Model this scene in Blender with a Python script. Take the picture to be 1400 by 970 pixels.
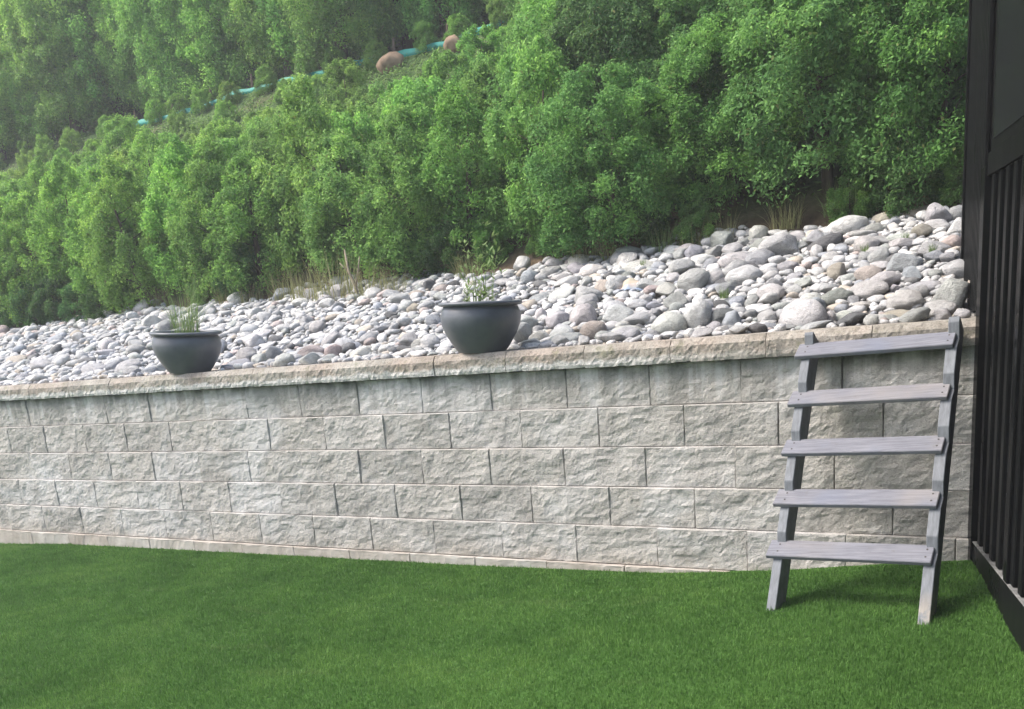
import bpy, bmesh, math, random
import numpy as np
from mathutils import Vector, Matrix, Quaternion, noise as mnoise

S = bpy.context.scene
for o in list(bpy.data.objects): bpy.data.objects.remove(o)
C = S.collection
R = math.radians
rng = np.random.default_rng(7)
random.seed(7)

# ------------------------------------------------------------------ camera
# the photograph is the upper crop of a taller picture: principal point well below the middle (shift_y)
F_PX, CY_PX, W_PX, H_PX = 1259.43, 760.0, 1400.0, 970.0
CAM = np.array([0.0, -4.2935, 1.2552])
FW = np.array([-0.49057, 0.83720, -0.24163]); RT = np.array([0.87010, 0.48597, -0.08249]); UP = np.cross(RT, FW)
FW /= np.linalg.norm(FW); RT -= FW*(RT@FW); RT /= np.linalg.norm(RT); UP = np.cross(RT, FW)
cd = bpy.data.cameras.new('camera'); cam = bpy.data.objects.new('camera', cd); C.objects.link(cam)
cd.sensor_width = 36; cd.lens = F_PX/W_PX*36; cd.shift_y = (CY_PX-H_PX/2)/W_PX
cd.clip_start = 0.05; cd.clip_end = 500
cam.matrix_world = Matrix(((RT[0], UP[0], -FW[0], CAM[0]), (RT[1], UP[1], -FW[1], CAM[1]), (RT[2], UP[2], -FW[2], CAM[2]), (0, 0, 0, 1)))
S.camera = cam

def ray(x, y):
    return FW + RT*(x-W_PX/2)/F_PX + UP*(CY_PX-y)/F_PX
def at(x, y, ax, v):                      # where the line of sight meets the plane axis=v
    d = ray(x, y); return CAM + d*((v-CAM[ax])/d[ax])
def px(P):                                # world point -> photo pixel
    q = np.asarray(P, float)-CAM; z = q@FW
    return W_PX/2+F_PX*(q@RT)/z, CY_PX-F_PX*(q@UP)/z, z

# ------------------------------------------------------------------ light
SUN_EL, SUN_AZ = R(52), R(243)            # azimuth clockwise from +Y: from the left, a little behind the camera
W = bpy.data.worlds.new('World'); S.world = W; W.use_nodes = True
nt = W.node_tree; bgn = nt.nodes['Background']
sky = nt.nodes.new('ShaderNodeTexSky'); sky.sky_type = 'NISHITA'; sky.sun_disc = False
sky.sun_elevation = SUN_EL; sky.sun_rotation = SUN_AZ; sky.air_density = 1.0; sky.dust_density = 4.0; sky.ozone_density = 1.0
nt.links.new(sky.outputs[0], bgn.inputs[0]); bgn.inputs[1].default_value = 0.15
sd = bpy.data.lights.new('sun', 'SUN'); sd.energy = 1.8; sd.angle = R(18); sd.color = (1, .96, .90)
sun = bpy.data.objects.new('sun', sd); C.objects.link(sun)
to_sun = Vector((math.sin(SUN_AZ)*math.cos(SUN_EL), math.cos(SUN_AZ)*math.cos(SUN_EL), math.sin(SUN_EL)))
sun.rotation_euler = (-to_sun).to_track_quat('-Z', 'Y').to_euler()
S.view_settings.view_transform = 'Standard'; S.view_settings.look = 'None'
S.view_settings.exposure = 1.3; S.view_settings.gamma = 1.0
S.render.engine = 'CYCLES'

# ------------------------------------------------------------------ node helpers
class NT:
    def __init__(s, name):
        s.m = bpy.data.materials.new(name); s.m.use_nodes = True; s.t = s.m.node_tree
        s.b = s.t.nodes['Principled BSDF']; s.out = s.t.nodes['Material Output']
    def n(s, kind, **kw):
        q = s.t.nodes.new('ShaderNode'+kind)
        for k, v in kw.items(): setattr(q, k, v)
        return q
    def l(s, a, b): s.t.links.new(a, b)
    def pos(s): return s.n('NewGeometry').outputs['Position']
    def objc(s): return s.n('TexCoord').outputs['Object']
    def orand(s): return s.n('ObjectInfo').outputs['Random']
    def ocol(s): return s.n('ObjectInfo').outputs['Color']
    def noise(s, vec, scale, detail=4, rough=.55, dist=0., sc=None):
        q = s.n('TexNoise'); q.inputs['Scale'].default_value = scale; q.inputs['Detail'].default_value = detail
        q.inputs['Roughness'].default_value = rough; q.inputs['Distortion'].default_value = dist
        if sc:
            m = s.n('Mapping'); m.inputs['Scale'].default_value = sc; s.l(vec, m.inputs[0]); vec = m.outputs[0]
        s.l(vec, q.inputs['Vector']); return q.outputs['Fac']
    def ramp(s, fac, *stops, interp='LINEAR'):
        q = s.n('ValToRGB'); q.color_ramp.interpolation = interp
        e = q.color_ramp.elements
        while len(e) < len(stops): e.new(.5)
        for i, (p, c) in enumerate(stops):
            e[i].position = p
            e[i].color = (c, c, c, 1) if isinstance(c, (int, float)) else (*c, 1)
        s.l(fac, q.inputs[0]); return q.outputs[0]
    def mix(s, fac, a, b, blend='MIX'):
        q = s.n('Mix'); q.data_type = 'RGBA'; q.blend_type = blend
        for v, i in ((fac, q.inputs[0]), (a, q.inputs[6]), (b, q.inputs[7])):
            if isinstance(v, (int, float)): i.default_value = v
            elif isinstance(v, tuple): i.default_value = (*v, 1)
            else: s.l(v, i)
        return q.outputs[2]
    def math(s, op, a, b=0., clamp=False):
        q = s.n('Math'); q.operation = op; q.use_clamp = clamp
        for v, i in ((a, q.inputs[0]), (b, q.inputs[1])):
            if isinstance(v, (int, float)): i.default_value = v
            else: s.l(v, i)
        return q.outputs[0]
    def sep(s, vec):
        q = s.n('SeparateXYZ'); s.l(vec, q.inputs[0]); return q.outputs
    def bump(s, h, strength=.5, dist=.01):
        q = s.n('Bump'); q.inputs['Strength'].default_value = strength; q.inputs['Distance'].default_value = dist
        s.l(h, q.inputs['Height']); s.l(q.outputs[0], s.b.inputs['Normal'])
    def col(s, c):
        if isinstance(c, tuple): s.b.inputs['Base Color'].default_value = (*c, 1)
        else: s.l(c, s.b.inputs['Base Color'])
    def rough(s, v):
        if isinstance(v, (int, float)): s.b.inputs['Roughness'].default_value = v
        else: s.l(v, s.b.inputs['Roughness'])
    def spec(s, v): s.b.inputs['Specular IOR Level'].default_value = v

def smooth(lo, hi, m, x): return m.ramp(x, (lo, 0.), (hi, 1.))

# ---- materials
def m_block():
    m = NT('split_face_concrete'); P = m.pos()
    base = m.ramp(m.noise(P, 5.5, 5, .6), (.3, (.325, .312, .292)), (.55, (.415, .402, .382)), (.75, (.48, .466, .448)))
    tint = m.ramp(m.orand(), (0., (.86, .85, .83)), (.35, (1., .99, .97)), (.7, (1.02, 1., .97)), (1., (1.12, 1.12, 1.13)))
    c = m.mix(1., base, tint, 'MULTIPLY')
    speck = m.ramp(m.noise(P, 140, 3, .6), (.34, .72), (.46, 1.), (.7, 1.08))
    c = m.mix(1., c, speck, 'MULTIPLY')
    # pale lime bloom in patches
    bl = m.ramp(m.noise(P, 1.7, 4, .6, .6), (.52, 0.), (.66, 1.))
    c = m.mix(m.math('MULTIPLY', bl, .45), c, (.58, .58, .575))
    z = m.sep(P)[2]
    # drip stains running down from under the cap: grey green and whitish streaks
    st = m.noise(P, 1., 4, .6, .3, sc=(11, 4, .55))
    top = m.ramp(m.math('MULTIPLY', z, .8), (.62, 0.), (.78, 1.))
    dk = m.math('MULTIPLY', m.ramp(st, (.40, 1.), (.51, 0.)), top)
    wh = m.math('MULTIPLY', m.ramp(st, (.52, 0.), (.62, 1.)), top)
    c = m.mix(m.math('MULTIPLY', wh, .65), c, (.60, .60, .59))
    c = m.mix(m.math('MULTIPLY', dk, .6), c, (.20, .205, .19))
    grime = m.math('MULTIPLY', m.ramp(z, (.945, 0.), (1.0, 1.)), m.ramp(m.noise(P, 9, 3), (.38, 1.), (.6, .25)))  # dark band below the cap: mold plus the overhang's shadow painted in
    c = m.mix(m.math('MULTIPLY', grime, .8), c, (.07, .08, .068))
    # pinkish soil splash at the foot
    ft = m.math('MULTIPLY', m.ramp(z, (0., 1.), (.10, 0.)), m.ramp(m.noise(P, 4, 4), (.35, .2), (.65, .9)))
    c = m.mix(m.math('MULTIPLY', ft, .5), c, (.46, .38, .31))
    m.col(c); m.rough(.92); m.spec(.25)
    h = m.math('ADD', m.math('MULTIPLY', m.noise(P, 38, 8, .68, .8), 1.), m.math('MULTIPLY', m.noise(P, 150, 4, .6), .35))
    m.bump(h, .55, .016)
    return m.m
def m_cap():
    m = NT('weathered_cap_stone'); P = m.pos(); x, y, z = m.sep(P)[0:3]
    tan = m.ramp(m.noise(P, 7, 6, .65), (.3, (.21, .19, .16)), (.5, (.33, .305, .265)), (.7, (.42, .395, .35)))
    rd = m.ramp(m.noise(P, 2.3, 3), (.45, 0.), (.65, 1.))
    tan = m.mix(m.math('MULTIPLY', rd, .4), tan, (.40, .31, .255))
    lich = m.ramp(m.noise(P, 16, 4, .6), (.58, 0.), (.7, 1.))
    tan = m.mix(m.math('MULTIPLY', lich, .5), tan, (.20, .20, .12))
    # pale lime crust on the lower part of the front, ragged upper limit
    lim = m.math('ADD', z, m.math('MULTIPLY', m.math('SUBTRACT', m.noise(P, 14, 5, .7), .5), .075))
    crust = m.ramp(m.math('MULTIPLY', m.math('SUBTRACT', lim, 1.0), 10.), (.44, 1.), (.60, 0.))
    patch = m.ramp(m.noise(P, 1.1, 2), (.24, .3), (.40, 1.))
    left = m.ramp(m.math('MULTIPLY', m.math('ADD', x, 1.9), 1.), (0., 1.), (.75, .25))
    k = m.math('MULTIPLY', m.math('MULTIPLY', crust, patch), left)
    c = m.mix(m.math('MULTIPLY', k, .8), tan, (.58, .575, .55))
    c = m.mix(1., c, m.ramp(m.noise(P, 120, 3), (.35, .7), (.5, 1.), (.7, 1.1)), 'MULTIPLY')
    m.col(c); m.rough(.93); m.spec(.2)
    m.bump(m.noise(P, 45, 8, .68, .5), .7, .012)
    return m.m
def m_footing():
    m = NT('pinkish_base_block'); P = m.pos()
    c = m.ramp(m.noise(P, 6, 5, .6), (.3, (.36, .335, .30)), (.5, (.45, .425, .39)), (.7, (.52, .505, .48)))
    c = m.mix(1., c, m.ramp(m.orand(), (0., (.92, .86, .82)), (1., (1.05, 1.04, 1.02))), 'MULTIPLY')
    m.col(c); m.rough(.93); m.spec(.12); m.b.inputs['IOR'].default_value = 1.16; m.bump(m.noise(P, 45, 7, .65), .6, .01)
    return m.m
def m_stone(attr):
    m = NT('river_stone' + ('_small' if attr else ''))
    P = m.pos() if attr else m.objc()
    if attr:
        a = m.n('Attribute'); a.attribute_name = 'tone'; c0 = a.outputs['Color']
    else: c0 = m.ocol()
    v = m.n('VectorMath'); v.operation = 'ADD'; m.l(P, v.inputs[0])
    cb = m.n('CombineXYZ'); r = m.orand(); m.l(m.math('MULTIPLY', r, 50.), cb.inputs[0]); m.l(m.math('MULTIPLY', r, 31.), cb.inputs[1]); m.l(cb.outputs[0], v.inputs[1])
    Q = v.outputs[0]
    k = 11. if attr else 1.3
    c = m.mix(1., c0, m.ramp(m.noise(Q, k, 5, .65, .6), (.3, .68), (.5, 1.), (.7, 1.22)), 'MULTIPLY')
    c = m.mix(1., c, m.ramp(m.noise(Q, k*14, 3, .7), (.36, .75), (.5, 1.), (.68, 1.1)), 'MULTIPLY')
    vein = m.ramp(m.noise(Q, k*.9, 3, .6, 2.0), (.485, 0.), (.5, 1.), (.515, 0.))
    c = m.mix(m.math('MULTIPLY', vein, .22), c, (.62, .61, .59))
    m.col(c); m.rough(.82); m.spec(.3); m.bump(m.math('ADD', m.noise(Q, k*9, 6, .7), m.math('MULTIPLY', m.noise(Q, k*2.6, 4, .6, .8), 1.6)), .6, .05 if not attr else .010)
    return m.m
def m_ground():
    m = NT('bank_and_hill_soil'); P = m.pos(); x, y, z = m.sep(P)[0:3]
    gravel = m.ramp(m.noise(P, 28, 5, .7), (.3, (.16, .155, .145)), (.5, (.28, .275, .26)), (.7, (.38, .37, .35)))
    soil = m.ramp(m.noise(P, 5, 6, .7), (.3, (.045, .036, .024)), (.55, (.12, .088, .058)), (.75, (.19, .145, .10)))
    green = m.ramp(m.noise(P, 18, 4, .7), (.3, (.03, .06, .02)), (.7, (.10, .17, .055)))
    up = m.math('ADD', y, m.math('MULTIPLY', m.noise(P, 2.2, 3), .5))
    soil2 = m.mix(m.ramp(m.noise(P, 1.4, 4), (.30, .35), (.5, .95)), soil, green)
    soil2 = m.mix(m.ramp(m.math('MULTIPLY', m.math('SUBTRACT', up, 2.7), 1.), (0., 0.), (.6, 1.)), soil, soil2)
    c = m.mix(m.ramp(m.math('SUBTRACT', up, 2.25), (.15, 0.), (.35, 1.)), gravel, soil2)
    m.col(c); m.rough(.97); m.spec(.1); m.bump(m.noise(P, 30, 6, .7), .6, .03)
    return m.m
def m_lawn():
    m = NT('lawn_soil'); P = m.pos()
    c = m.ramp(m.noise(P, 30, 4, .7), (.3, (.03, .07, .015)), (.7, (.06, .13, .03)))
    m.col(c); m.rough(1.); m.spec(.05); m.bump(m.noise(P, 60, 4), .4, .01); return m.m
def m_blade(name, lo, hi, transl=.35, patch=True):
    m = NT(name); a = m.n('Attribute'); a.attribute_name = 'tone'
    r = m.sep(a.outputs['Color'])
    c = m.ramp(r[0], (0., lo), (1., hi))
    if patch:
        P = m.pos()
        c = m.mix(1., c, m.ramp(m.noise(P, 1.6, 4, .6), (.3, (.68, .74, .70)), (.5, (1., 1., 1.)), (.70, (1.42, 1.25, 1.3))), 'MULTIPLY')
        c = m.mix(1., c, m.ramp(m.noise(P, 11, 3, .6), (.32, (.76, .80, .76)), (.5, (1., 1., 1.)), (.7, (1.2, 1.14, 1.2))), 'MULTIPLY')
        dry = m.math('MULTIPLY', m.ramp(m.noise(P, 3.1, 4, .65, .5, sc=(.55, 1.3, 1)), (.60, 0.), (.74, 1.)), .38)
        c = m.mix(dry, c, (.26, .33, .13))
    m.col(c); m.rough(.62); m.spec(.25)
    tr = m.n('BsdfTranslucent'); m.l(c, tr.inputs[0]); mx = m.n('MixShader'); mx.inputs[0].default_value = transl
    m.l(m.b.outputs[0], mx.inputs[1]); m.l(tr.outputs[0], mx.inputs[2]); m.l(mx.outputs[0], m.out.inputs[0])
    return m.m
def m_leaf():
    m = NT('foliage'); a = m.n('Attribute'); a.attribute_name = 'tone'; r = m.sep(a.outputs['Color'])
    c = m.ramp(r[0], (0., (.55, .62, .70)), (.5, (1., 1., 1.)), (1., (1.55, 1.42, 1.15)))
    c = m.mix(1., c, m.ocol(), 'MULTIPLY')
    br = m.math('MULTIPLY', m.ramp(r[1], (.965, 0.), (.985, 1.)), .6)
    c = m.mix(br, c, (.16, .11, .05))
    m.col(c); m.rough(.65); m.spec(.14)
    tr = m.n('BsdfTranslucent'); m.l(c, tr.inputs[0]); mx = m.n('MixShader'); mx.inputs[0].default_value = .4
    m.l(m.b.outputs[0], mx.inputs[1]); m.l(tr.outputs[0], mx.inputs[2]); m.l(mx.outputs[0], m.out.inputs[0])
    return m.m
def m_bark():
    m = NT('bark'); P = m.objc()
    m.col(m.ramp(m.noise(P, 20, 5, .7, 0, sc=(1, 1, .2)), (.3, (.04, .032, .025)), (.7, (.13, .105, .08)))); m.rough(.95); m.spec(.1)
    m.bump(m.noise(P, 30, 5, .7, 0, sc=(1, 1, .2)), .6, .02); return m.m
def m_timber():
    m = NT('weathered_painted_timber'); P = m.objc(); r = m.orand()
    v = m.n('VectorMath'); v.operation = 'ADD'; m.l(P, v.inputs[0]); cb = m.n('CombineXYZ'); m.l(m.math('MULTIPLY', r, 9.), cb.inputs[0]); m.l(m.math('MULTIPLY', r, 5.), cb.inputs[1]); m.l(cb.outputs[0], v.inputs[1])
    Q = v.outputs[0]
    g = m.noise(Q, 1., 6, .65, .4, sc=(5, 110, 110))
    c = m.ramp(g, (.3, (.115, .118, .138)), (.5, (.168, .172, .198)), (.7, (.225, .228, .252)))
    big = m.noise(Q, 3.2, 3, .5)
    c = m.mix(m.math('MULTIPLY', m.ramp(big, (.54, 0.), (.74, 1.)), .5), c, (.27, .245, .225))
    c = m.mix(m.math('MULTIPLY', m.ramp(big, (.28, 1.), (.42, 0.)), .5), c, (.14, .16, .215))
    c = m.mix(m.math('MULTIPLY', m.ramp(m.noise(Q, 26, 4, .7), (.62, 0.), (.72, 1.)), .5), c, (.13, .125, .12))
    m.col(c); m.rough(.68); m.spec(.35); m.bump(g, .35, .004); return m.m
def m_stringer():
    m = NT('grey_painted_stringer'); P = m.objc()
    g = m.noise(P, 1., 5, .6, .2, sc=(90, 20, 20))
    c = m.ramp(g, (.3, (.115, .125, .14)), (.7, (.205, .22, .24)))
    z = m.sep(P)[2]
    w = m.math('MULTIPLY', m.ramp(z, (.02, 1.), (.17, 0.)), m.ramp(m.noise(P, 22, 5, .65), (.38, 0.), (.56, 1.)))
    w = m.math('MULTIPLY', w, m.ramp(m.sep(P)[0], (-.02, 0.), (.1, 1.)))
    c = m.mix(w, c, (.42, .36, .28))
    m.col(c); m.rough(.7); m.bump(g, .25, .003); return m.m
def m_pot():
    m = NT('charcoal_glazed_pot'); P = m.objc()
    c = m.ramp(m.noise(P, 9, 5, .6), (.3, (.076, .085, .102)), (.7, (.115, .124, .142)))
    dust = m.ramp(m.noise(P, 3, 4, .6, .3), (.5, 0.), (.75, .4))
    c = m.mix(dust, c, (.17, .17, .17))
    m.col(c); m.rough(m.ramp(m.noise(P, 6, 3), (.3, .34), (.7, .48))); m.spec(.5); m.bump(m.noise(P, 60, 3), .06, .003); return m.m
def m_plain(name, col, rough=.6, spec=.4, var=.25, scale=8, bump=0.):
    m = NT(name); P = m.objc()
    lo = tuple(v*(1-var) for v in col); hi = tuple(v*(1+var) for v in col)
    n = m.noise(P, scale, 5, .6); m.col(m.ramp(n, (.3, lo), (.7, hi))); m.rough(rough); m.spec(spec)
    if bump: m.bump(m.noise(P, scale*4, 4), bump, .005)
    return m.m
def m_gloss(name, col, rough):
    m = NT(name); P = m.pos()
    d = m.ramp(m.noise(P, 3, 5, .65, .2, sc=(1, 1, .35)), (.35, 0.), (.75, 1.))
    m.col(m.mix(m.math('MULTIPLY', d, .25), col, (.02, .02, .02)))
    m.rough(m.math('ADD', rough, m.math('MULTIPLY', d, .16))); m.spec(.12); m.b.inputs['IOR'].default_value = 1.16; m.bump(m.noise(P, 6, 3), .03, .01); return m.m

MAT = dict(block=m_block(), cap=m_cap(), footing=m_footing(), stone=m_stone(False), stones=m_stone(True), ground=m_ground(), lawn=m_lawn(),
           grass=m_blade('grass_blade', (.062, .150, .028), (.158, .308, .072)),
           dry=m_blade('dry_grass_blade', (.15, .17, .06), (.36, .35, .17), .25, False),
           weed=m_blade('green_weed_blade', (.08, .14, .035), (.24, .34, .12), .3, False),
           leaf=m_leaf(), bark=m_bark(), timber=m_timber(), stringer=m_stringer(), pot=m_pot(),
           soil=m_plain('potting_soil', (.045, .034, .025), .95, .1, .4, 30, .5),
           net=m_plain('turquoise_netting', (.018, .250, .205), .6, .3, .25, 6, .2),
           stake=m_plain('wood_stake', (.16, .12, .09), .9, .1),
           pale=m_plain('pale_stake', (.50, .50, .48), .8, .2, .2, 20),
           root=m_plain('burlap_root_ball', (.26, .185, .13), .95, .1, .45, 7, .8),
           black=m_gloss('black_cladding', (.004, .0045, .0048), .12),
           batten=m_gloss('charcoal_batten', (.0060, .0066, .0068), .26),
           glass=m_gloss('dark_glass', (.012, .013, .015), .07),
           edge=m_plain('worn_grey_edge', (.16, .16, .155), .7, .3, .5, 30),
           screw=m_plain('dull_screw', (.05, .045, .04), .6, .5),
           dead=m_plain('dead_twig', (.27, .225, .17), .95, .1, .3, 20),
           wrap=None)

# ------------------------------------------------------------------ object helpers
def add(name, me, mat=None, parent=None):
    o = bpy.data.objects.new(name, me); C.objects.link(o)
    if mat is not None and me is not None and not me.materials: me.materials.append(mat)
    if parent is not None: o.parent = parent
    return o
def empty(name, loc=(0, 0, 0), rot=(0, 0, 0)):
    o = bpy.data.objects.new(name, None); C.objects.link(o); o.location = loc; o.rotation_euler = rot; o.empty_display_size = .1
    return o
def tag(o, label, cat, group=None):
    n = len(label.split())
    if n > 16: label = ' '.join(label.replace('low dark undergrowth bush', 'low dark bush').replace(' of hillside', '').split()[:16])
    o['label'] = label; o['category'] = cat
    if group: o['group'] = group
    return o
def struct(o): o['kind'] = 'structure'; return o
def mesh_np(name, V, Fc, smooth=False, tone=None):
    V = np.asarray(V, np.float32); Fc = np.asarray(Fc, np.int32)
    me = bpy.data.meshes.new(name); me.vertices.add(len(V)); me.vertices.foreach_set('co', V.ravel())
    k = Fc.shape[1]; me.loops.add(Fc.size); me.loops.foreach_set('vertex_index', Fc.ravel())
    me.polygons.add(len(Fc)); me.polygons.foreach_set('loop_start', np.arange(0, Fc.size, k, dtype=np.int32))
    me.polygons.foreach_set('loop_total', np.full(len(Fc), k, np.int32))
    if smooth: me.polygons.foreach_set('use_smooth', np.ones(len(Fc), bool))
    if tone is not None:
        a = me.color_attributes.new('tone', 'FLOAT_COLOR', 'POINT')
        t = np.ones((len(V), 4), np.float32); t[:, :tone.shape[1]] = tone; a.data.foreach_set('color', t.ravel())
    me.update(calc_edges=True); me.validate(); return me
def bm_mesh(name, bm, smooth=False):
    me = bpy.data.meshes.new(name); bmesh.ops.recalc_face_normals(bm, faces=bm.faces); bm.to_mesh(me); bm.free()
    if smooth:
        for p in me.polygons: p.use_smooth = True
    return me
def box_bm(bm, lo, hi, bev=0.):
    r = bmesh.ops.create_cube(bm, size=1.)
    for v in r['verts']:
        v.co = Vector([lo[i]+(v.co[i]+.5)*(hi[i]-lo[i]) for i in range(3)])
    if bev:
        es = list({e for v in r['verts'] for e in v.link_edges}); bmesh.ops.bevel(bm, geom=es, offset=bev, segments=1, affect='EDGES')
def box(name, lo, hi, mat, parent=None, bev=.002):
    bm = bmesh.new(); box_bm(bm, lo, hi, bev); return add(name, bm_mesh(name, bm), mat, parent)
def fbm(p, o=4):
    s = 0; a = 1.
    for i in range(o): s += a*mnoise.noise(p); p = p*2.03; a *= .5
    return s
def interp(x, tab): return np.interp(x, [t[0] for t in tab], [t[1] for t in tab])
def sstep(a, b, x): t = np.clip((x-a)/(b-a), 0, 1); return t*t*(3-2*t)

# ------------------------------------------------------------------ the ground
LAWN_AT_WALL = [(-30, -.16), (-9, -.16), (-7.3, -.120), (-6.4, -.085), (-4.5, -.066), (-2.8, -.052), (-1.66, -.03), (-1.06, .015), (-.6, .07), (-.2, .115), (1, .13), (30, .13)]
def lawn_z(x, y):
    a = interp(x, LAWN_AT_WALL)
    far = -.06+.105*sstep(-2.4, -.9, x)
    w = sstep(-1.0, -.05, y)
    return a*w+far*(1-w)+.006*np.sin(x*2.3+y*1.7)*sstep(0, -.6, y)
def grid_sheet(name, xs, ys, zf, mat):
    X, Y = np.meshgrid(xs, ys); Z = zf(X, Y); V = np.stack([X, Y, Z], -1).reshape(-1, 3)
    nx, ny = len(xs), len(ys); i, j = np.meshgrid(np.arange(nx-1), np.arange(ny-1)); a = (j*nx+i).ravel()
    me = mesh_np(name, V, np.stack([a, a+1, a+nx+1, a+nx], 1), True); return struct(add(name, me, mat))
xs = np.concatenate([np.linspace(-150, -14, 12), np.linspace(-13, 3, 130), np.linspace(4, 80, 10)])
ys = np.concatenate([np.linspace(-120, -7, 10), np.linspace(-6, .18, 52)])
grid_sheet('lawn', xs, ys, lawn_z, MAT['lawn'])

CAP_Z = 1.122; BANK_Y = 2.35; NET_Y = 6.60; CAP_BACK = .36
def hill_z(x, y):
    x = np.asarray(x, float); y = np.asarray(y, float)
    sl = .314+.03*sstep(-2.5, 0, x)
    b = 1.075+sl*np.clip(y-.42, 0, BANK_Y-.42)
    h = .76*np.clip(y-BANK_Y, 0, NET_Y-.25-BANK_Y)+.1*np.clip(y-(NET_Y-.25), 0, .5)+.78*np.clip(y-(NET_Y+.25), 0, 7)
    bump = .05*np.sin(x*1.3+1)*np.sin(y*1.1)*sstep(BANK_Y, 4, y)
    return b+h+bump
ys2 = np.concatenate([np.linspace(CAP_BACK-.06, 2.3, 24), np.linspace(2.4, 9, 60), np.linspace(9.5, 40, 20)])
xs2 = np.concatenate([np.linspace(-150, -20, 10), np.linspace(-19, 6, 120), np.linspace(7, 80, 10)])
grid_sheet('hillside', xs2, ys2, hill_z, MAT['ground'])
def hill_at(x, y, lift=0.):               # where the line of sight through a photo pixel meets the bank or hill
    d = ray(x, y); ts = np.linspace(2, 40, 4000); P = CAM+ts[:, None]*d
    k = np.nonzero((P[:, 2] < hill_z(P[:, 0], P[:, 1])+lift) & (P[:, 1] > CAP_BACK))[0]
    return P[k[0]] if len(k) else P[-1]

# ------------------------------------------------------------------ retaining wall
BW, BH, SET = .457, .203, .0160
wall = empty('retaining_wall', (-3.6, 0, 0))
tag(wall, 'long grey split face concrete block retaining wall with tan cap stones above the lawn', 'retaining wall')
def block_mesh(seed, w, h, d, nx=26, nz=13, amp=.0145, under=0., edge=.010):
    off = Vector((seed*7.31, seed*3.17, seed*1.93))
    xs = np.concatenate([[0, .004], np.linspace(.016, w-.016, nx-3), [w-.004, w]]); zs = np.concatenate([[0, .004], np.linspace(.014, h-.014, nz-3), [h-.004, h]]); V = []
    tilt = [(random.uniform(-1, 1), random.uniform(-1, 1), random.uniform(-.3, .3)) for _ in range(3)]
    for z in zs:
        for x in xs:
            u, v = x/w, z/h
            e = min(u, 1-u)*w; f = min(v, 1-v)*h
            k = .0 if e < 1e-6 else .55+.45*min(1, e/.04); g = .0 if f < 1e-6 else .6+.4*min(1, f/.03)
            p = Vector((x*7, z*9, 0))+off
            n = .55+.50*fbm(p*.8, 2)+.70*(.42-min(.5, abs(fbm(Vector((x*7+z*4, z*12-x*2, 9))+off, 3)))**.8)+.10*fbm(p*3.1, 2)
            pl = max(a*(u-.5)*1.6+b*(v-.5)*.9+c for a, b, c in tilt)
            y = amp*(n+.55*pl)*(.35+.65*k*g)*(k > 0)*(g > 0) - .0055*k*g
            y += .0022*fbm(p*6, 2)
            # chipped arrises
            c = edge*.35*max(0, fbm(Vector((x*22, z*22, 5))+off, 2)) if (e < 1e-6 or f < 1e-6) else 0
            V.append((x, -y+c, z))
    nf = len(V); n1 = nx+1
    F = [(j*n1+i, j*n1+i+1, (j+1)*n1+i+1, (j+1)*n1+i) for j in range(nz) for i in range(nx)]
    me = bpy.data.meshes.new('block')
    # rear corners close the box
    V += [(0, d, 0), (w, d, 0), (w, d, h), (0, d, h)]
    a, b, c, dd = nf, nf+1, nf+2, nf+3
    bot = list(range(0, n1)); top = list(range(nz*n1, nz*n1+n1))
    F += [tuple(bot[::-1]+[a, b]), tuple(top+[c, dd]), tuple([j*n1 for j in range(nz+1)]+[dd, a]), tuple([j*n1+nx for j in range(nz, -1, -1)]+[b, c]), (a, dd, c, b)]
    me.from_pydata(V, [], F); me.update(); me.validate()
    return me
OFFS = {1: -5.7717, 2: -5.5737, 3: -5.8272, 4: -6.0796, 5: -5.8}
NVAR = 14
variants = [block_mesh(s+1, BW-random.uniform(.0006, .0026), BH-.0008, .26, 34, 16) for s in range(NVAR)]
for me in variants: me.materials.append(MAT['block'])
WALL_L, WALL_R = -10.4, .40
def cut_mesh(k, x0, w):                    # a cut end block
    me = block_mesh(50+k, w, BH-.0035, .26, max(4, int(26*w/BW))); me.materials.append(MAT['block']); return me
last = -1; ncut = 0
for k in range(1, 6):
    o0 = OFFS[k]; i0 = math.ceil((WALL_L-o0)/BW)
    x = o0+i0*BW
    while x < WALL_R-.02:
        w = min(BW, WALL_R-x)
        if w > BW-.01:
            j = random.randrange(NVAR)
            while j == last: j = random.randrange(NVAR)
            last = j; me = variants[j]
        else:
            me = cut_mesh(ncut, x, w-.005); ncut += 1
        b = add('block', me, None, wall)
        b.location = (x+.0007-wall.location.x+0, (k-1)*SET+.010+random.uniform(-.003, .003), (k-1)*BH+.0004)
        x += BW
# base course, half buried
fv = [block_mesh(80+s, BW-.004, .16, .28, 20, 6, .008) for s in range(4)]
for me in fv: me.materials.append(MAT['footing'])
x = -5.95-BW*10
while x < WALL_R-.1:
    b = add('base_block', fv[random.randrange(4)], None, wall); b.location = (x-wall.location.x, -.010, -.162); x += BW
# core behind the blocks so no light leaks through the joints
add('backfill_core', bm_mesh('core', (lambda bm: (box_bm(bm, (WALL_L+.02, .11, -.3), (WALL_R-.02, .33, 1.0)), bm)[1])(bmesh.new())), MAT['soil'], wall).location.x = -wall.location.x
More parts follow.
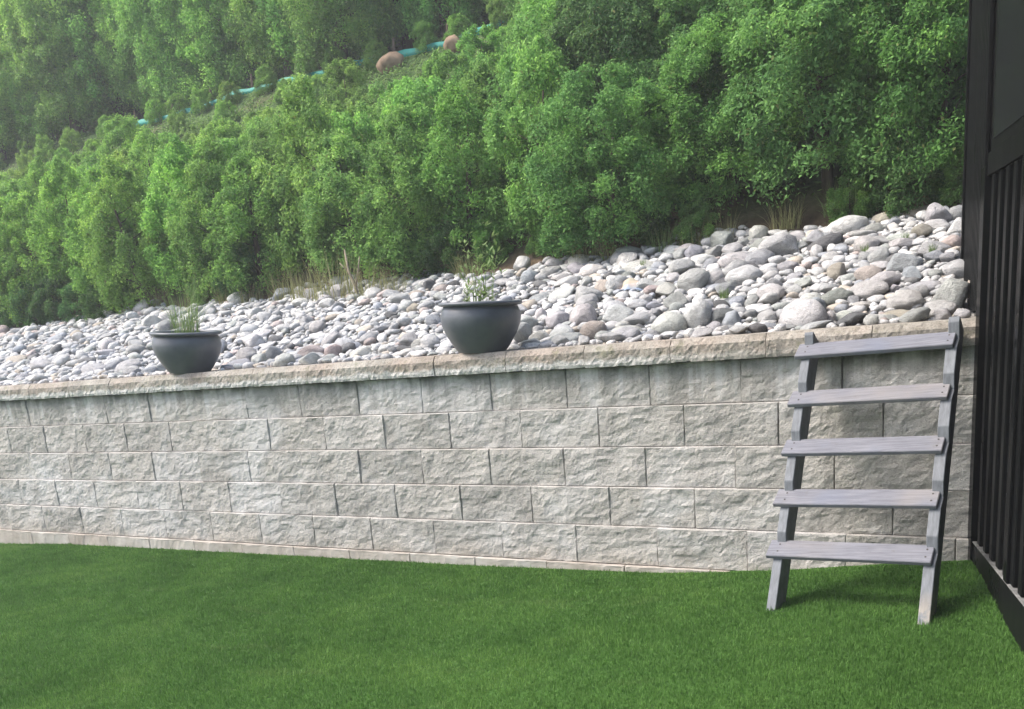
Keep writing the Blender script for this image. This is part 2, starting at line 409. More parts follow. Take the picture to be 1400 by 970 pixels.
# cap stones
def cap_mesh(seed):
    w, h, d = BW-.004, CAP_Z-1.0145, .335; nx, nz = 30, 7; off = Vector((seed*5.1, seed*2.7, 3.))
    V = []; n1 = nx+1
    for j in range(nz+1):
        for i in range(n1):
            u, v = i/nx, j/nz; x, z = u*w, v*h
            y = -.006*(.5+fbm(Vector((x*12, z*16, 0))+off, 4))*min(1, (1-v)*4)-.004*fbm(Vector((x*40, z*40, 0))+off, 2)
            if v > .72: y += (v-.72)/.28*.020       # worn rounded top edge
            if j == 0: z += max(0, .006*fbm(Vector((x*26, 0, 7))+off, 4)); y += .004
            V.append((x, y, z+(.0025*fbm(Vector((x*9, 0, 1))+off, 2) if j == nz else 0)))
    V += [(0, d, 0), (w, d, 0), (w, d, h), (0, d, h)]
    a = len(V)-4; b, c, dd = a+1, a+2, a+3
    F = [(j*n1+i, j*n1+i+1, (j+1)*n1+i+1, (j+1)*n1+i) for j in range(nz) for i in range(nx)]
    F += [tuple(list(range(nx, -1, -1))+[a, b]), tuple([nz*n1+i for i in range(n1)]+[c, dd]), tuple([j*n1 for j in range(nz+1)]+[dd, a]), tuple([j*n1+nx for j in range(nz, -1, -1)]+[b, c]), (a, dd, c, b)]
    me = bpy.data.meshes.new('cap_stone'); me.from_pydata(V, [], F); me.update(); me.validate(); me.materials.append(MAT['cap']); return me
caps = [cap_mesh(s+1) for s in range(6)]
x = -1.10-BW*21
i = 0
while x < WALL_R-.2:
    b = add('cap_stone', caps[i % 6 if i % 5 else random.randrange(6)], None, wall)
    b.location = (x-wall.location.x, .030+random.uniform(-.003, .003), 1.0155+random.uniform(0, .003)); x += BW; i += 1

# ------------------------------------------------------------------ lawn blades (nobody could count them)
def blades(name, pts, h, w, tone, lean=.45, segs=2):
    n = len(pts); ang = rng.uniform(0, 2*np.pi, n); ld = rng.uniform(0, 2*np.pi, n); le = np.abs(rng.normal(0, lean, n))
    dirw = np.stack([np.cos(ang), np.sin(ang), np.zeros(n)], 1)*w[:, None]*.5
    ln = np.stack([np.cos(ld), np.sin(ld), np.zeros(n)], 1)
    V = []; T = []
    for s in range(segs+1):
        t = s/segs; up = np.zeros((n, 3)); up[:, 2] = h*t*np.cos(le*t); c = pts+up+ln*(h*np.sin(le*t)*t)[:, None]
        wd = dirw*(1-t*.55)
        if s < segs: V += [c-wd, c+wd]
        else: V += [c]
    k = 2*segs+1; Vv = np.stack(V, 1).reshape(-1, 3); b = np.arange(n)*k; Fs = []
    for s in range(segs-1):
        o = 2*s; Fs += [np.stack([b+o, b+o+1, b+o+3], 1), np.stack([b+o, b+o+3, b+o+2], 1)]
    o = 2*(segs-1); Fs.append(np.stack([b+o, b+o+1, b+o+2], 1))
    tn = np.repeat(tone, k)[:, None]
    return mesh_np(name, Vv, np.concatenate(Fs), False, np.concatenate([tn, tn, tn], 1))
# shed line near the wall; grass stops there
SH_A = np.array([-.222, -.02]); SH_DN = np.array([.232, -.973]); SH_DN = SH_DN/np.linalg.norm(SH_DN)
def shed_x(y): return SH_A[0]+(y-SH_A[1])*SH_DN[0]/SH_DN[1]
N = 1100000
gy = -.02-3.6*rng.power(1.0, N)[::-1]*1.0; gx = rng.uniform(-9.5, 1.2, N)
q = np.stack([gx, gy, lawn_z(gx, gy)], 1)
rel = q-CAM; zd = rel@FW; ppx = 700+F_PX*(rel@RT)/np.maximum(zd, .1); ppy = CY_PX-F_PX*(rel@UP)/np.maximum(zd, .1)
keep = (zd > .3) & (ppx > -150) & (ppx < 1480) & (ppy < 1060) & (gx < shed_x(gy)+.004) & (gy < -.028)
keep &= rng.uniform(0, 1, N) < np.clip(1.35-.11*zd, .25, 1)
q = q[keep]; n = len(q)
clump = np.array([mnoise.noise(Vector((a*1.3, b*2.2, 0))) for a, b in q[:, :2]])
fine = np.array([mnoise.noise(Vector((a*9, b*9, 3))) for a, b in q[:, :2]])
hh = np.clip(.018+.004*clump+.005*fine+rng.normal(0, .004, n), .009, .04)
tall = rng.uniform(0, 1, n) < .004; hh[tall] *= rng.uniform(1.4, 2.0, tall.sum())
tone = np.clip(rng.normal(.42, .2, n)+.12*fine, 0, 1); tone[rng.uniform(0, 1, n) < .015] = 1.
lg = add('lawn_grass', blades('lawn_grass', q-np.array([0, 0, .003]), hh, rng.uniform(.0018, .0036, n)*np.clip(zd[keep]/3.2, 1, 2.2), tone), MAT['grass']); lg['kind'] = 'stuff'
print('grass blades', n)

# ------------------------------------------------------------------ the wooden steps
LQ = dict(Y=-.5345, Z=.2335, X=-.9682, w=.6328, phi=-.0761, rho=.0253, el=1.0303, S=.2262, tau=.4825, D=.1004)
steps = empty('step_ladder', (LQ['X']+.3, LQ['Y'], 0.0))
tag(steps, 'grey weathered wooden open step ladder of five treads leaning on the block wall', 'steps')
phi, rho, el, tau, SP, DP = LQ['phi'], LQ['rho'], LQ['el'], LQ['tau'], LQ['S'], LQ['D']
EX = np.array([math.cos(phi)*math.cos(rho), math.sin(phi)*math.cos(rho), math.sin(rho)])
yv = np.array([-math.sin(phi), math.cos(phi), 0.]); zv = np.cross(EX, yv); zv /= np.linalg.norm(zv); yv = np.cross(zv, EX)
AX = math.cos(el)*yv+math.sin(el)*zv; E1 = math.cos(tau)*yv+math.sin(tau)*zv; E2 = np.cross(EX, E1)
O5 = CAM+(np.array([LQ['X'], LQ['Y'], LQ['Z']])-CAM)*.985; TH = .0195
def prism(name, prof, x0, x1, mat, parent, bev=.0025):
    # prof: points in (E1,E2) from O5, extruded along EX from x0 to x1
    bm = bmesh.new(); base = np.array(parent.location)
    ring = [[bm.verts.new(Vector(O5+EX*xx+E1*a+E2*b-base)) for a, b in prof] for xx in (x0, x1)]
    n = len(prof); bm.faces.new(ring[0][::-1]); bm.faces.new(ring[1])
    for i in range(n): bm.faces.new((ring[0][i], ring[0][(i+1) % n], ring[1][(i+1) % n], ring[1][i]))
    bmesh.ops.recalc_face_normals(bm, faces=bm.faces)
    bmesh.ops.bevel(bm, geom=[e for e in bm.edges if e.calc_face_angle(0) > .3], offset=bev, segments=1, affect='EDGES')
    bmesh.ops.triangulate(bm, faces=[f for f in bm.faces if len(f.verts) > 4])
    return add(name, bm_mesh(name, bm), mat, parent)
th = el-tau                                # stringer slope seen in the tread frame
ax = np.array([math.cos(th), math.sin(th)])
nose = .012                                # treads overhang the stringer front
cut = .064
def stringer_profile(s0, s1):
    P = []
    start = np.array([nose, -TH])
    P.append(start+ax*s0)
    for k in range(5):
        f = start+ax*SP*k
        q_ = cut*math.tan(th)/(math.cos(tau)-math.sin(tau)*math.tan(th))
        P += [f, f+np.array([cut, 0]), f+np.array([cut+q_*math.sin(tau), q_*math.cos(tau)])]
    P.append(start+ax*s1)
    nrm = np.array([math.sin(th), -math.cos(th)])
    back = nrm*.118
    P += [start+ax*s1+back, start+ax*s0+back]
    return P
# feet reach the ground
def foot_len(x):
    p0 = O5+EX*x+E1*nose-E2*TH; s = 0
    while p0[2]-AX[2]*s > lawn_z(p0[0]-AX[0]*s, p0[1]-AX[1]*s)-.025: s += .005
    return s
wL = LQ['w']
for xa, xb, s1 in ((.022, .060, 4*SP+.125), (wL-.034, wL+.008, 4*SP+.135)):
    prism('stringer', stringer_profile(-foot_len((xa+xb)/2), s1), xa, xb, MAT['stringer'], steps)
for k in range(5):
    base = ax*SP*k
    prof = [base+np.array([0, -TH]), base+np.array([DP, -TH]), base+np.array([DP, 0]), base]
    t = prism('tread', [tuple(p) for p in prof], -.004+random.uniform(-.003, .003), wL-.006+random.uniform(-.003, .003), MAT['timber'], steps, .003)
    if k == 4: t['label'] = 'top tread worn to bare pale wood in the middle'
    for xx in (.038, wL-.028):
        for e in (.03, .072):
            bm = bmesh.new(); p = O5+EX*xx+E1*(base[0]+e)+E2*(base[1]+.0004)-np.array(steps.location)
            bmesh.ops.create_cone(bm, cap_ends=True, segments=8, radius1=.0042, radius2=.0036, depth=.002,
                                  matrix=Matrix.Translation(Vector(p)) @ Vector(E2).to_track_quat('Z', 'Y').to_matrix().to_4x4())
            add('screw', bm_mesh('screw', bm), MAT['screw'], t)

# ------------------------------------------------------------------ flower pots
def lathe(name, prof, seg=56, jitter=0.):
    V = []; F = []
    for r, z in prof:
        for i in range(seg):
            a = 2*math.pi*i/seg; V.append((r*math.cos(a), r*math.sin(a), z))
    m = len(prof)
    for j in range(m-1):
        for i in range(seg): F.append((j*seg+i, j*seg+(i+1) % seg, (j+1)*seg+(i+1) % seg, (j+1)*seg+i))
    F = np.array(F)
    me = mesh_np(name, V, F, True); return me
def spline(pts, n):
    pts = np.array(pts); t = np.linspace(0, len(pts)-1, n); out = []
    for s in t:
        i = int(min(s, len(pts)-2)); f = s-i
        p0, p1, p2, p3 = pts[max(i-1, 0)], pts[i], pts[i+1], pts[min(i+2, len(pts)-1)]
        out.append(.5*((2*p1)+(-p0+p2)*f+(2*p0-5*p1+4*p2-p3)*f*f+(-p0+3*p1-3*p2+p3)*f**3))
    return [tuple(p) for p in out]
def clump_mesh(name, n, h0, h1, spread, w, lean, tone=(.2, .9), leafy=0, segs=4):
    V = []; F = []; T = []
    for i in range(n):
        a = random.uniform(0, 6.283); r = spread*math.sqrt(random.random()); b = np.array([r*math.cos(a), r*math.sin(a), -.015])
        h = random.uniform(h0, h1); d = random.uniform(0, 6.283); ld = np.array([math.cos(d), math.sin(d), 0])*.6+np.array([math.cos(a), math.sin(a), 0])*.7
        le = abs(random.gauss(0, lean)); wa = random.uniform(0, 6.283); wd = np.array([math.cos(wa), math.sin(wa), 0])*w*random.uniform(.6, 1.2)*.5
        t0 = random.uniform(*tone); s0 = len(V)
        for s in range(segs+1):
            t = s/segs; c = b+np.array([0, 0, h*t*math.cos(le*t*.8)])+ld*h*math.sin(le*t)*t
            ww = wd*(1-t)**.6 if s < segs else wd*.1
            V += [c-ww, c+ww]; T += [min(1, t0+.15*t)]*2
            if s: F.append((s0+2*s-2, s0+2*s-1, s0+2*s+1, s0+2*s))
            if leafy and s >= 1 and random.random() < leafy:
                for _ in range(2):
                    la = random.uniform(0, 6.283); L = random.uniform(.022, .05); dd = np.array([math.cos(la), math.sin(la), random.uniform(.2, 1.)])*L
                    sw = np.cross(dd, [0, 0, 1.]); sw = sw/(np.linalg.norm(sw)+1e-6)*L*.16; k = len(V)
                    V += [c, c+dd*.5-sw, c+dd, c+dd*.5+sw]; T += [min(1, t0+.2)]*4; F.append((k, k+1, k+2, k+3))
    tn = np.array(T)[:, None]; return mesh_np(name, np.array(V), np.array(F), False, np.concatenate([tn, tn, tn], 1))
def flower_pot(xc, ybase, wpx, y_ctr, tilt, label, plant):
    d = ray(xc, ybase); P = CAM+d*((y_ctr-.09-CAM[1])/d[1])
    depth = (P-CAM)@FW; Rr = wpx/2/F_PX*depth*(1.03 if wpx > 100 else .985); P = CAM+ray(xc, ybase-wpx*.3)*((y_ctr-CAM[1])/ray(xc, ybase-wpx*.3)[1])
    p = empty('flower_pot', (P[0], y_ctr, CAP_Z+.004), (0, tilt, 0)); tag(p, label, 'plant pot', 'charcoal pots on the wall cap')
    s = Rr
    outer = [(.0, .0), (.50, .0), (.56, .012), (.66, .14), (.80, .36), (.915, .60), (.955, .80), (.93, .96), (.885, 1.05), (.868, 1.085)]
    body = [(0, 0), (.50*s, 0)]+[(r*s, z*s) for r, z in spline(outer[2:], 26)]
    body += [(.80*s, 1.085*s), (.80*s, .9*s), (.82*s, .7*s)]
    add('bowl', lathe('bowl', body), MAT['pot'], p)
    rim = [(.862, 1.072), (.93, 1.078), (.985, 1.098), (1.0, 1.125), (.992, 1.155), (.965, 1.172), (.90, 1.176), (.835, 1.168), (.805, 1.14), (.805, 1.08)]
    add('rim', lathe('rim', [(r*s, z*s) for r, z in spline(rim, 30)]), MAT['pot'], p)
    add('soil', lathe('soil', [(.0, 1.02*s), (.4*s, 1.025*s), (.799*s, 1.0*s), (.799*s, .9*s), (0, .9*s)], 32), MAT['soil'], p)
    pl = add('plant', plant(s), MAT['weed'], p); pl.location = (0, 0, 1.02*s)
    return p
POT_B = flower_pot(656.5, 484, 113, .16, R(3.2), 'larger charcoal round pot on the wall cap holding a leafy weed', lambda s: clump_mesh('plant', 46, .18, .46, .09, .005, .20, (.3, .9), .6))
POT_A = flower_pot(255, 509.5, 97, .16, R(5.0), 'smaller charcoal round pot on the left of the wall cap holding wispy grass', lambda s: clump_mesh('plant', 150, .20, .50, .09, .0036, .55, (.3, 1.)))

# ------------------------------------------------------------------ river stones
def ico(sub):
    bm = bmesh.new(); bmesh.ops.create_icosphere(bm, subdivisions=sub, radius=1.)
    V = np.array([v.co[:] for v in bm.verts]); F = np.array([[v.index for v in f.verts] for f in bm.faces]); bm.free(); return V, F
ICO = {s: ico(s) for s in (1, 2, 3)}
def stone_verts(seed, sub, angular=.0):
    V, F = ICO[sub]; r = random.Random(seed); off = Vector((seed*3.7, seed*1.3, seed*2.1)); V = V.copy()
    k = np.array([1+.26*mnoise.noise(Vector(v)*.95+off)+.10*mnoise.noise(Vector(v)*2.1+off)+.035*mnoise.noise(Vector(v)*5.+off) for v in V]); V = V*k[:, None]
    for _ in range(int(3+angular*7)):      # worn flats
        n = np.array([r.gauss(0, 1), r.gauss(0, 1), r.gauss(0, .8)]); n /= np.linalg.norm(n)
        h = r.uniform(.52, .86) if angular > .4 else r.uniform(.70, .92)
        d = V@n; ex = np.maximum(d-h, 0); V -= n*(ex*(.93 if angular > .4 else .8))[:, None]
    return V, F
PROTO = []
for sd_ in range(14):
    V, F = stone_verts(sd_+1, 3, 0. if sd_ < 4 else (.42 if sd_ < 9 else .8)); PROTO.append((V, F, mesh_np('river_stone', V, F, True)))
for _, _, me in PROTO: me.materials.append(MAT['stone'])
SMALL = [stone_verts(40+i, 2, 0. if i < 3 else .8) for i in range(11)]
COL = {'pale grey': (.49, .485, .475), 'mid grey': (.39, .39, .388), 'blue grey': (.33, .345, .37), 'off white': (.58, .57, .545),
       'tan': (.45, .40, .335), 'pinkish': (.44, .375, .35), 'dark grey': (.14, .14, .14), 'greenish grey': (.34, .355, .335)}
WTS = [('pale grey', .40), ('mid grey', .22), ('blue grey', .08), ('off white', .15), ('tan', .04), ('pinkish', .03), ('dark grey', .015), ('greenish grey', .065)]
def pick_col():
    u = random.random()
    for n_, w_ in WTS:
        u -= w_
        if u < 0: return n_
    return 'pale grey'
stones = []                                # (x,y,r, sx,sy,sz, yaw, colour, proto, label or None, tilt)
grid = {}
def free(x, y, r, k=.72):
    gx_, gy_ = int(math.floor(x/.25)), int(math.floor(y/.25))
    for i in range(gx_-2, gx_+3):
        for j in range(gy_-2, gy_+3):
            for (a, b, c) in grid.get((i, j), ()):
                if (a-x)**2+(b-y)**2 < (k*(c+r))**2: return False
    return True
def put(x, y, r): grid.setdefault((int(math.floor(x/.25)), int(math.floor(y/.25))), []).append((x, y, r))
for pot in (POT_A, POT_B): put(pot.location.x, pot.location.y+.02, .27)
HAND = [  # photo centre x,y, width, height, colour, angular, label
 (1160, 312, 56, 28, 'off white', 0, 'large cream boulder lying at the top of the bank above the steps'),
 (1255, 292, 46, 15, 'tan', 0, 'flat tan slab at the top of the bank beside the black shed'),
 (1207, 302, 32, 17, 'tan', 0, 'squarish tan stone on the crest just right of the cream boulder'),
 (1235, 366, 62, 34, 'blue grey', 1, 'angular blue grey boulder in the middle of the bank above the steps'),
 (1186, 379, 36, 28, 'pinkish', 0, 'rounded pink stone beside the angular blue grey boulder'),
 (1146, 376, 32, 28, 'tan', 1, 'orange tan stone left of the rounded pink stone'),
 (1300, 412, 60, 56, 'greenish grey', 1, 'big rough greenish boulder on the cap beside the black shed'),
 (1336, 405, 30, 50, 'tan', 1, 'tall tan boulder tucked against the black shed end post'),
 (1308, 372, 42, 26, 'pale grey', 0, 'pale humped stone behind the big rough greenish boulder'),
 (1275, 345, 52, 26, 'mid grey', 1, 'grey wedge shaped stone below the shed corner'),
 (1262, 394, 44, 16, 'mid grey', 0, 'long grey stone left of the rough greenish boulder'),
 (1310, 297, 34, 26, 'mid grey', 0, 'grey stone on the crest touching the shed corner'),
 (955, 437, 42, 46, 'off white', 0, 'tall rounded white boulder standing on the cap left of the steps'),
 (914, 449, 54, 36, 'off white', 0, 'broad white boulder on the cap left of the tall white one'),
 (859, 459, 52, 22, 'off white', 0, 'low white loaf shaped stone on the cap'),
 (812, 456, 42, 30, 'tan', 0, 'beige rounded stone with a brown underside on the cap'),
 (771, 461, 38, 28, 'pale grey', 0, 'pale grey stone on the cap left of the beige one'),
 (738, 464, 38, 24, 'off white', 0, 'white rounded stone on the cap right of the larger pot'),
 (716, 462, 26, 34, 'mid grey', 0, 'grey stone tucked behind the right foot of the larger pot'),
 (845, 433, 46, 36, 'pale grey', 1, 'large pale two tone stone behind the low white loaf stone'),
 (800, 436, 46, 34, 'pale grey', 0, 'pale grey boulder in the second rank behind the beige stone'),
 (762, 440, 40, 26, 'pale grey', 0, 'slanting pale stone behind the cap right of the larger pot'),
 (740, 434, 22, 20, 'off white', 0, 'small round white stone right of the larger pot'),
 (1001, 442, 30, 28, 'blue grey', 0, 'blue grey rounded stone on the cap right of the tall white boulder'),
 (978, 450, 18, 20, 'pale grey', 0, 'small grey stone between the white boulder and the blue grey stone'),
 (1112, 427, 36, 38, 'blue grey', 0, 'upright blue grey stone on the cap above the left stringer'),
 (1110, 416, 36, 26, 'off white', 0, 'white stone leaning behind the upright blue grey stone'),
 (1134, 438, 18, 20, 'off white', 0, 'small oval cream stone on the cap above the top tread'),
 (1155, 435, 24, 18, 'off white', 0, 'slanted oval white stone on the cap above the top tread'),
 (1180, 437, 28, 16, 'greenish grey', 0, 'flat greenish stone on the cap above the top tread'),
 (1228, 434, 44, 16, 'tan', 0, 'long orange tan stone on the cap above the top tread'),
 (1272, 428, 50, 16, 'pinkish', 0, 'long pinkish stone on the cap left of the rough boulder'),
 (1078, 440, 40, 24, 'mid grey', 1, 'dark flat slab leaning on the cap left of the steps'),
 (1050, 436, 32, 20, 'pale grey', 0, 'grey loaf shaped stone on the cap near the left stringer'),
 (1055, 396, 34, 28, 'mid grey', 0, 'round grey stone in the middle of the bank left of the steps'),
 (1062, 344, 62, 36, 'pale grey', 0, 'wide pale grey boulder near the top of the bank left of the steps'),
 (1010, 360, 52, 24, 'pale grey', 0, 'pale rounded boulder high on the bank under the bare soil'),
 (960, 358, 42, 18, 'off white', 0, 'white boulder high on the bank under the bare soil'),
 (1015, 336, 22, 14, 'mid grey', 0, 'grey stone perched on the crest left of the wide boulder'),
 (1037, 334, 20, 13, 'mid grey', 0, 'second grey stone perched on the crest beside the wide boulder'),
 (872, 366, 54, 20, 'off white', 1, 'flat white slab on the crest right of the larger pot'),
 (810, 373, 38, 20, 'off white', 0, 'white boulder on the crest right of the larger pot'),
 (753, 374, 36, 16, 'mid grey', 0, 'grey boulder on the crest behind the larger pot'),
 (725, 383, 28, 24, 'blue grey', 0, 'bluish boulder on the crest behind the larger pot'),
 (570, 405, 24, 14, 'tan', 0, 'tan stone on the crest left of the larger pot'),
 (604, 398, 34, 14, 'pinkish', 0, 'pink flat stone on the crest behind the larger pot'),
 (587, 393, 22, 20, 'dark grey', 0, 'brown lava stone on the crest left of the larger pot'),
 (622, 391, 22, 14, 'dark grey', 0, 'dark slanted stone on the crest behind the larger pot'),
 (566, 425, 24, 16, 'tan', 0, 'pinkish tan stone in the middle of the bank left of the larger pot'),
 (534, 433, 24, 12, 'dark grey', 1, 'dark flat stone in the middle of the bank left of the larger pot'),
 (553, 480, 26, 16, 'dark grey', 0, 'dark round stone on the cap left of the larger pot'),
 (573, 472, 30, 16, 'off white', 0, 'cream stone behind the dark round stone on the cap'),
 (580, 483, 28, 10, 'off white', 0, 'low white stone between the dark stone and the larger pot'),
 (528, 481, 26, 16, 'off white', 0, 'white oval stone left of the dark round stone'),
 (494, 484, 42, 18, 'off white', 0, 'long white stone on the cap midway between the pots'),
 (456, 484, 34, 24, 'pinkish', 0, 'pinkish round stone on the cap between the pots'),
 (424, 484, 52, 22, 'pinkish', 0, 'long pinkish boulder on the cap between the pots'),
 (340, 489, 36, 24, 'pale grey', 0, 'pale boulder on the cap right of the smaller pot'),
 (375, 486, 30, 24, 'blue grey', 0, 'blue grey stone on the cap left of the pinkish boulder'),
 (178, 503, 42, 18, 'pale grey', 0, 'pale wedge stone on the cap left of the smaller pot'),
 (149, 475, 26, 20, 'off white', 0, 'cream round stone in the middle of the bank left of the smaller pot'),
 (130, 506, 44, 14, 'mid grey', 0, 'flat grey stone on the cap left of the smaller pot'),
 (25, 494, 38, 14, 'tan', 0, 'flat beige stone on the bank at the far left'),
 (30, 518, 30, 10, 'mid grey', 0, 'flat grey stone on the cap at the far left'),
 (30, 437, 12, 12, 'pale grey', 0, 'small round stone on the crest at the far left'),
 (348, 419, 16, 10, 'mid grey', 0, 'grey stone on the crest right of the smaller pot'),
]
hand_n = 0
for (hx, hy, hw, hh_, cn, an, lb) in HAND:
    d0 = hh_*.25
    P = hill_at(hx, hy+d0); 
    if P[1] < CAP_BACK+.05:
        P = at(hx, hy+hh_*.35, 2, CAP_Z)
        P = CAM+ray(hx, hy+hh_*.3)*((.36-CAM[1])/ray(hx, hy+hh_*.3)[1])
    # stones on the cap: keep them behind its front edge
    P[1] = max(P[1], .20)
    depth = (P-CAM)@FW; rx = hw/2/F_PX*depth; rz = hh_/2/F_PX*depth*1.05
    Q = CAM+ray(hx, hy)*((depth)/1.0)
    stones.append(dict(x=P[0], y=P[1], r=rx, s=(rx, max(.75*rx, rz*.95), rz), yaw=random.uniform(-.25, .25)+.0, col=cn, p=random.choice(range(9, 14)) if an else random.randrange(9), label=lb, z=max(Q[2], (CAP_Z if P[1] < CAP_BACK+.06 else hill_z(P[0], P[1]))+rz*.55), tilt=random.uniform(-.15, .15)))
    put(P[0], P[1], min(rx, .09)); hand_n += 1
for (n_try, r0, r1) in ((90, .075, .10), (700, .052, .075), (7000, .033, .050), (50000, .018, .033), (60000, .010, .018)):
    for _ in range(n_try):
        y = random.uniform(.23, BANK_Y+.10); x = random.uniform(-11.8, -.14) if y > .4 else random.uniform(-10.4, -.22)
        if x > -.44+.05*(y < .6): 
            if x > -.21-.15*y-.05: continue
        r = random.uniform(r0, r1)*(1.0+.12*(x > -3)); fx = x*.9
        edge = BANK_Y+.10*math.sin(x*2.1)+.06*math.sin(x*5.3)
        if y > edge: continue
        if y < .33 and r > .07: continue
        if not free(x, y, r): continue
        put(x, y, r)
        fl = random.uniform(.30, .75); el_ = random.uniform(.75, 1.35)
        s = (r*1.12*el_, r*1.12/el_**.6, r*fl*1.1)
        gz = CAP_Z if y < CAP_BACK else float(hill_z(x, y))
        stones.append(dict(x=x, y=y, r=r, s=s, yaw=random.uniform(0, 6.28), col=pick_col(), p=None, label=None, z=gz+s[2]*random.uniform(.35, .75)+(.012 if y > CAP_BACK else .0), tilt=random.uniform(-.35, .35)))
print('stones', len(stones))
for s in stones:
    X_, Y_, z_ = px((s['x'], s['y'], s['z'])); s['px'] = (X_, Y_); s['area'] = s['s'][0]*s['s'][2]/z_**2*(1 if -10 < X_ < 1352 else 0)
auto = sorted([s for s in stones if not s['label']], key=lambda s: -s['area'])
own = auto[:300-hand_n]; rest = auto[300-hand_n:]
ORD = ['first', 'second', 'third', 'fourth', 'fifth', 'sixth', 'seventh', 'eighth', 'ninth', 'tenth', 'eleventh', 'twelfth', 'thirteenth', 'fourteenth', 'fifteenth', 'sixteenth', 'seventeenth', 'eighteenth']
def zone(x):
    for lim, t in ((205, 'left of the smaller pot'), (305, 'behind the smaller pot'), (450, 'right of the smaller pot'), (600, 'left of the larger pot'), (715, 'behind the larger pot'), (880, 'right of the larger pot'), (1080, 'left of the steps')):
        if x < lim: return t
    return 'above the steps'
for s in own:
    sz = 'large' if s['r'] > .075 else ('medium' if s['r'] > .058 else 'small')
    band = 'by the cap' if s['y'] < .75 else ('mid bank' if s['y'] < 1.6 else 'by the crest')
    s['key'] = (sz, s['col'], band, zone(s['px'][0]))
keys = {}
for s in own: keys.setdefault(s['key'], []).append(s)
for k, L in keys.items():
    L.sort(key=lambda s: s['px'][0])
    for i, s in enumerate(L):
        sz, cn, band, zn = k
        s['label'] = f'{sz} {cn} stone {band} {zn}' + (f', {ORD[min(i, 17)]} from left' if len(L) > 1 else '')
def stone_rot(s):
    e = Matrix.Rotation(s['yaw'], 3, 'Z') @ Matrix.Rotation(s['tilt'], 3, 'Y')
    if s['y'] > CAP_BACK: e = Matrix.Rotation(.25, 3, 'X') @ e
    return e
for s in [t for t in stones if t['label']]:
    k = s['p'] if s['p'] is not None else random.randrange(14)
    o = add('river_stone', PROTO[k][2]); o.location = (s['x'], s['y'], s['z']); o.rotation_euler = stone_rot(s).to_euler(); o.scale = s['s']
    v = random.uniform(.84, 1.16); c = COL[s['col']]; o.color = (*[min(.75, a*v*random.uniform(.97, 1.03)) for a in c], 1)
    tag(o, s['label'], 'stone', 'river stones heaped on the bank')
TINY = [stone_verts(70+i, 1, .3) for i in range(8)]
Vs, Fs, Ts, nv = [], [], [], 0
for s in rest:
    V, F = random.choice(SMALL if s['r'] > .022 else TINY); M = np.array(stone_rot(s)); V2 = (V*np.array(s['s']))@M.T+np.array([s['x'], s['y'], s['z']])
    Vs.append(V2); Fs.append(F+nv); nv += len(V2); v = random.uniform(.8, 1.18)
    Ts.append(np.tile(np.array(COL[s['col']])*v, (len(V2), 1)))
o = add('small_river_stones', mesh_np('small_river_stones', np.concatenate(Vs), np.concatenate(Fs), True, np.concatenate(Ts)), MAT['stones']); o['kind'] = 'stuff'

# faded printed wrapper lying among the stones (orange and blue print)
m = NT('faded_wrapper'); Pn = m.objc(); xx = m.sep(Pn)[0]; yy = m.sep(Pn)[1]
c = m.ramp(m.math('ADD', m.math('MULTIPLY', yy, 5.), m.math('ADD', .5, m.math('MULTIPLY', m.math('SUBTRACT', m.noise(Pn, 14, 3), .5), .5))), (.30, (.25, .31, .40)), (.42, (.42, .40, .37)), (.60, (.46, .29, .22)), (.75, (.42, .37, .28)))
m.col(c); m.rough(.7)
P = hill_at(862, 402); bm = bmesh.new(); bmesh.ops.create_grid(bm, x_segments=12, y_segments=8, size=.5)
for v in bm.verts: v.co = Vector((v.co.x*.17, v.co.y*.13, .02*fbm(Vector((v.co.x*3, v.co.y*3, 2)), 3)+.018*math.cos(v.co.x*5)))
gm = bmesh.ops.extrude_face_region(bm, geom=list(bm.faces))
for v in [g for g in gm['geom'] if isinstance(g, bmesh.types.BMVert)]: v.co.z -= .004
o = add('wrapper', bm_mesh('wrapper', bm, True), m.m); o.location = Vector(P)+Vector((0, 0, .045)); o.rotation_euler = (R(30), R(-8), R(10))
tag(o, 'faded orange and blue printed wrapper lying among the stones', 'wrapper')

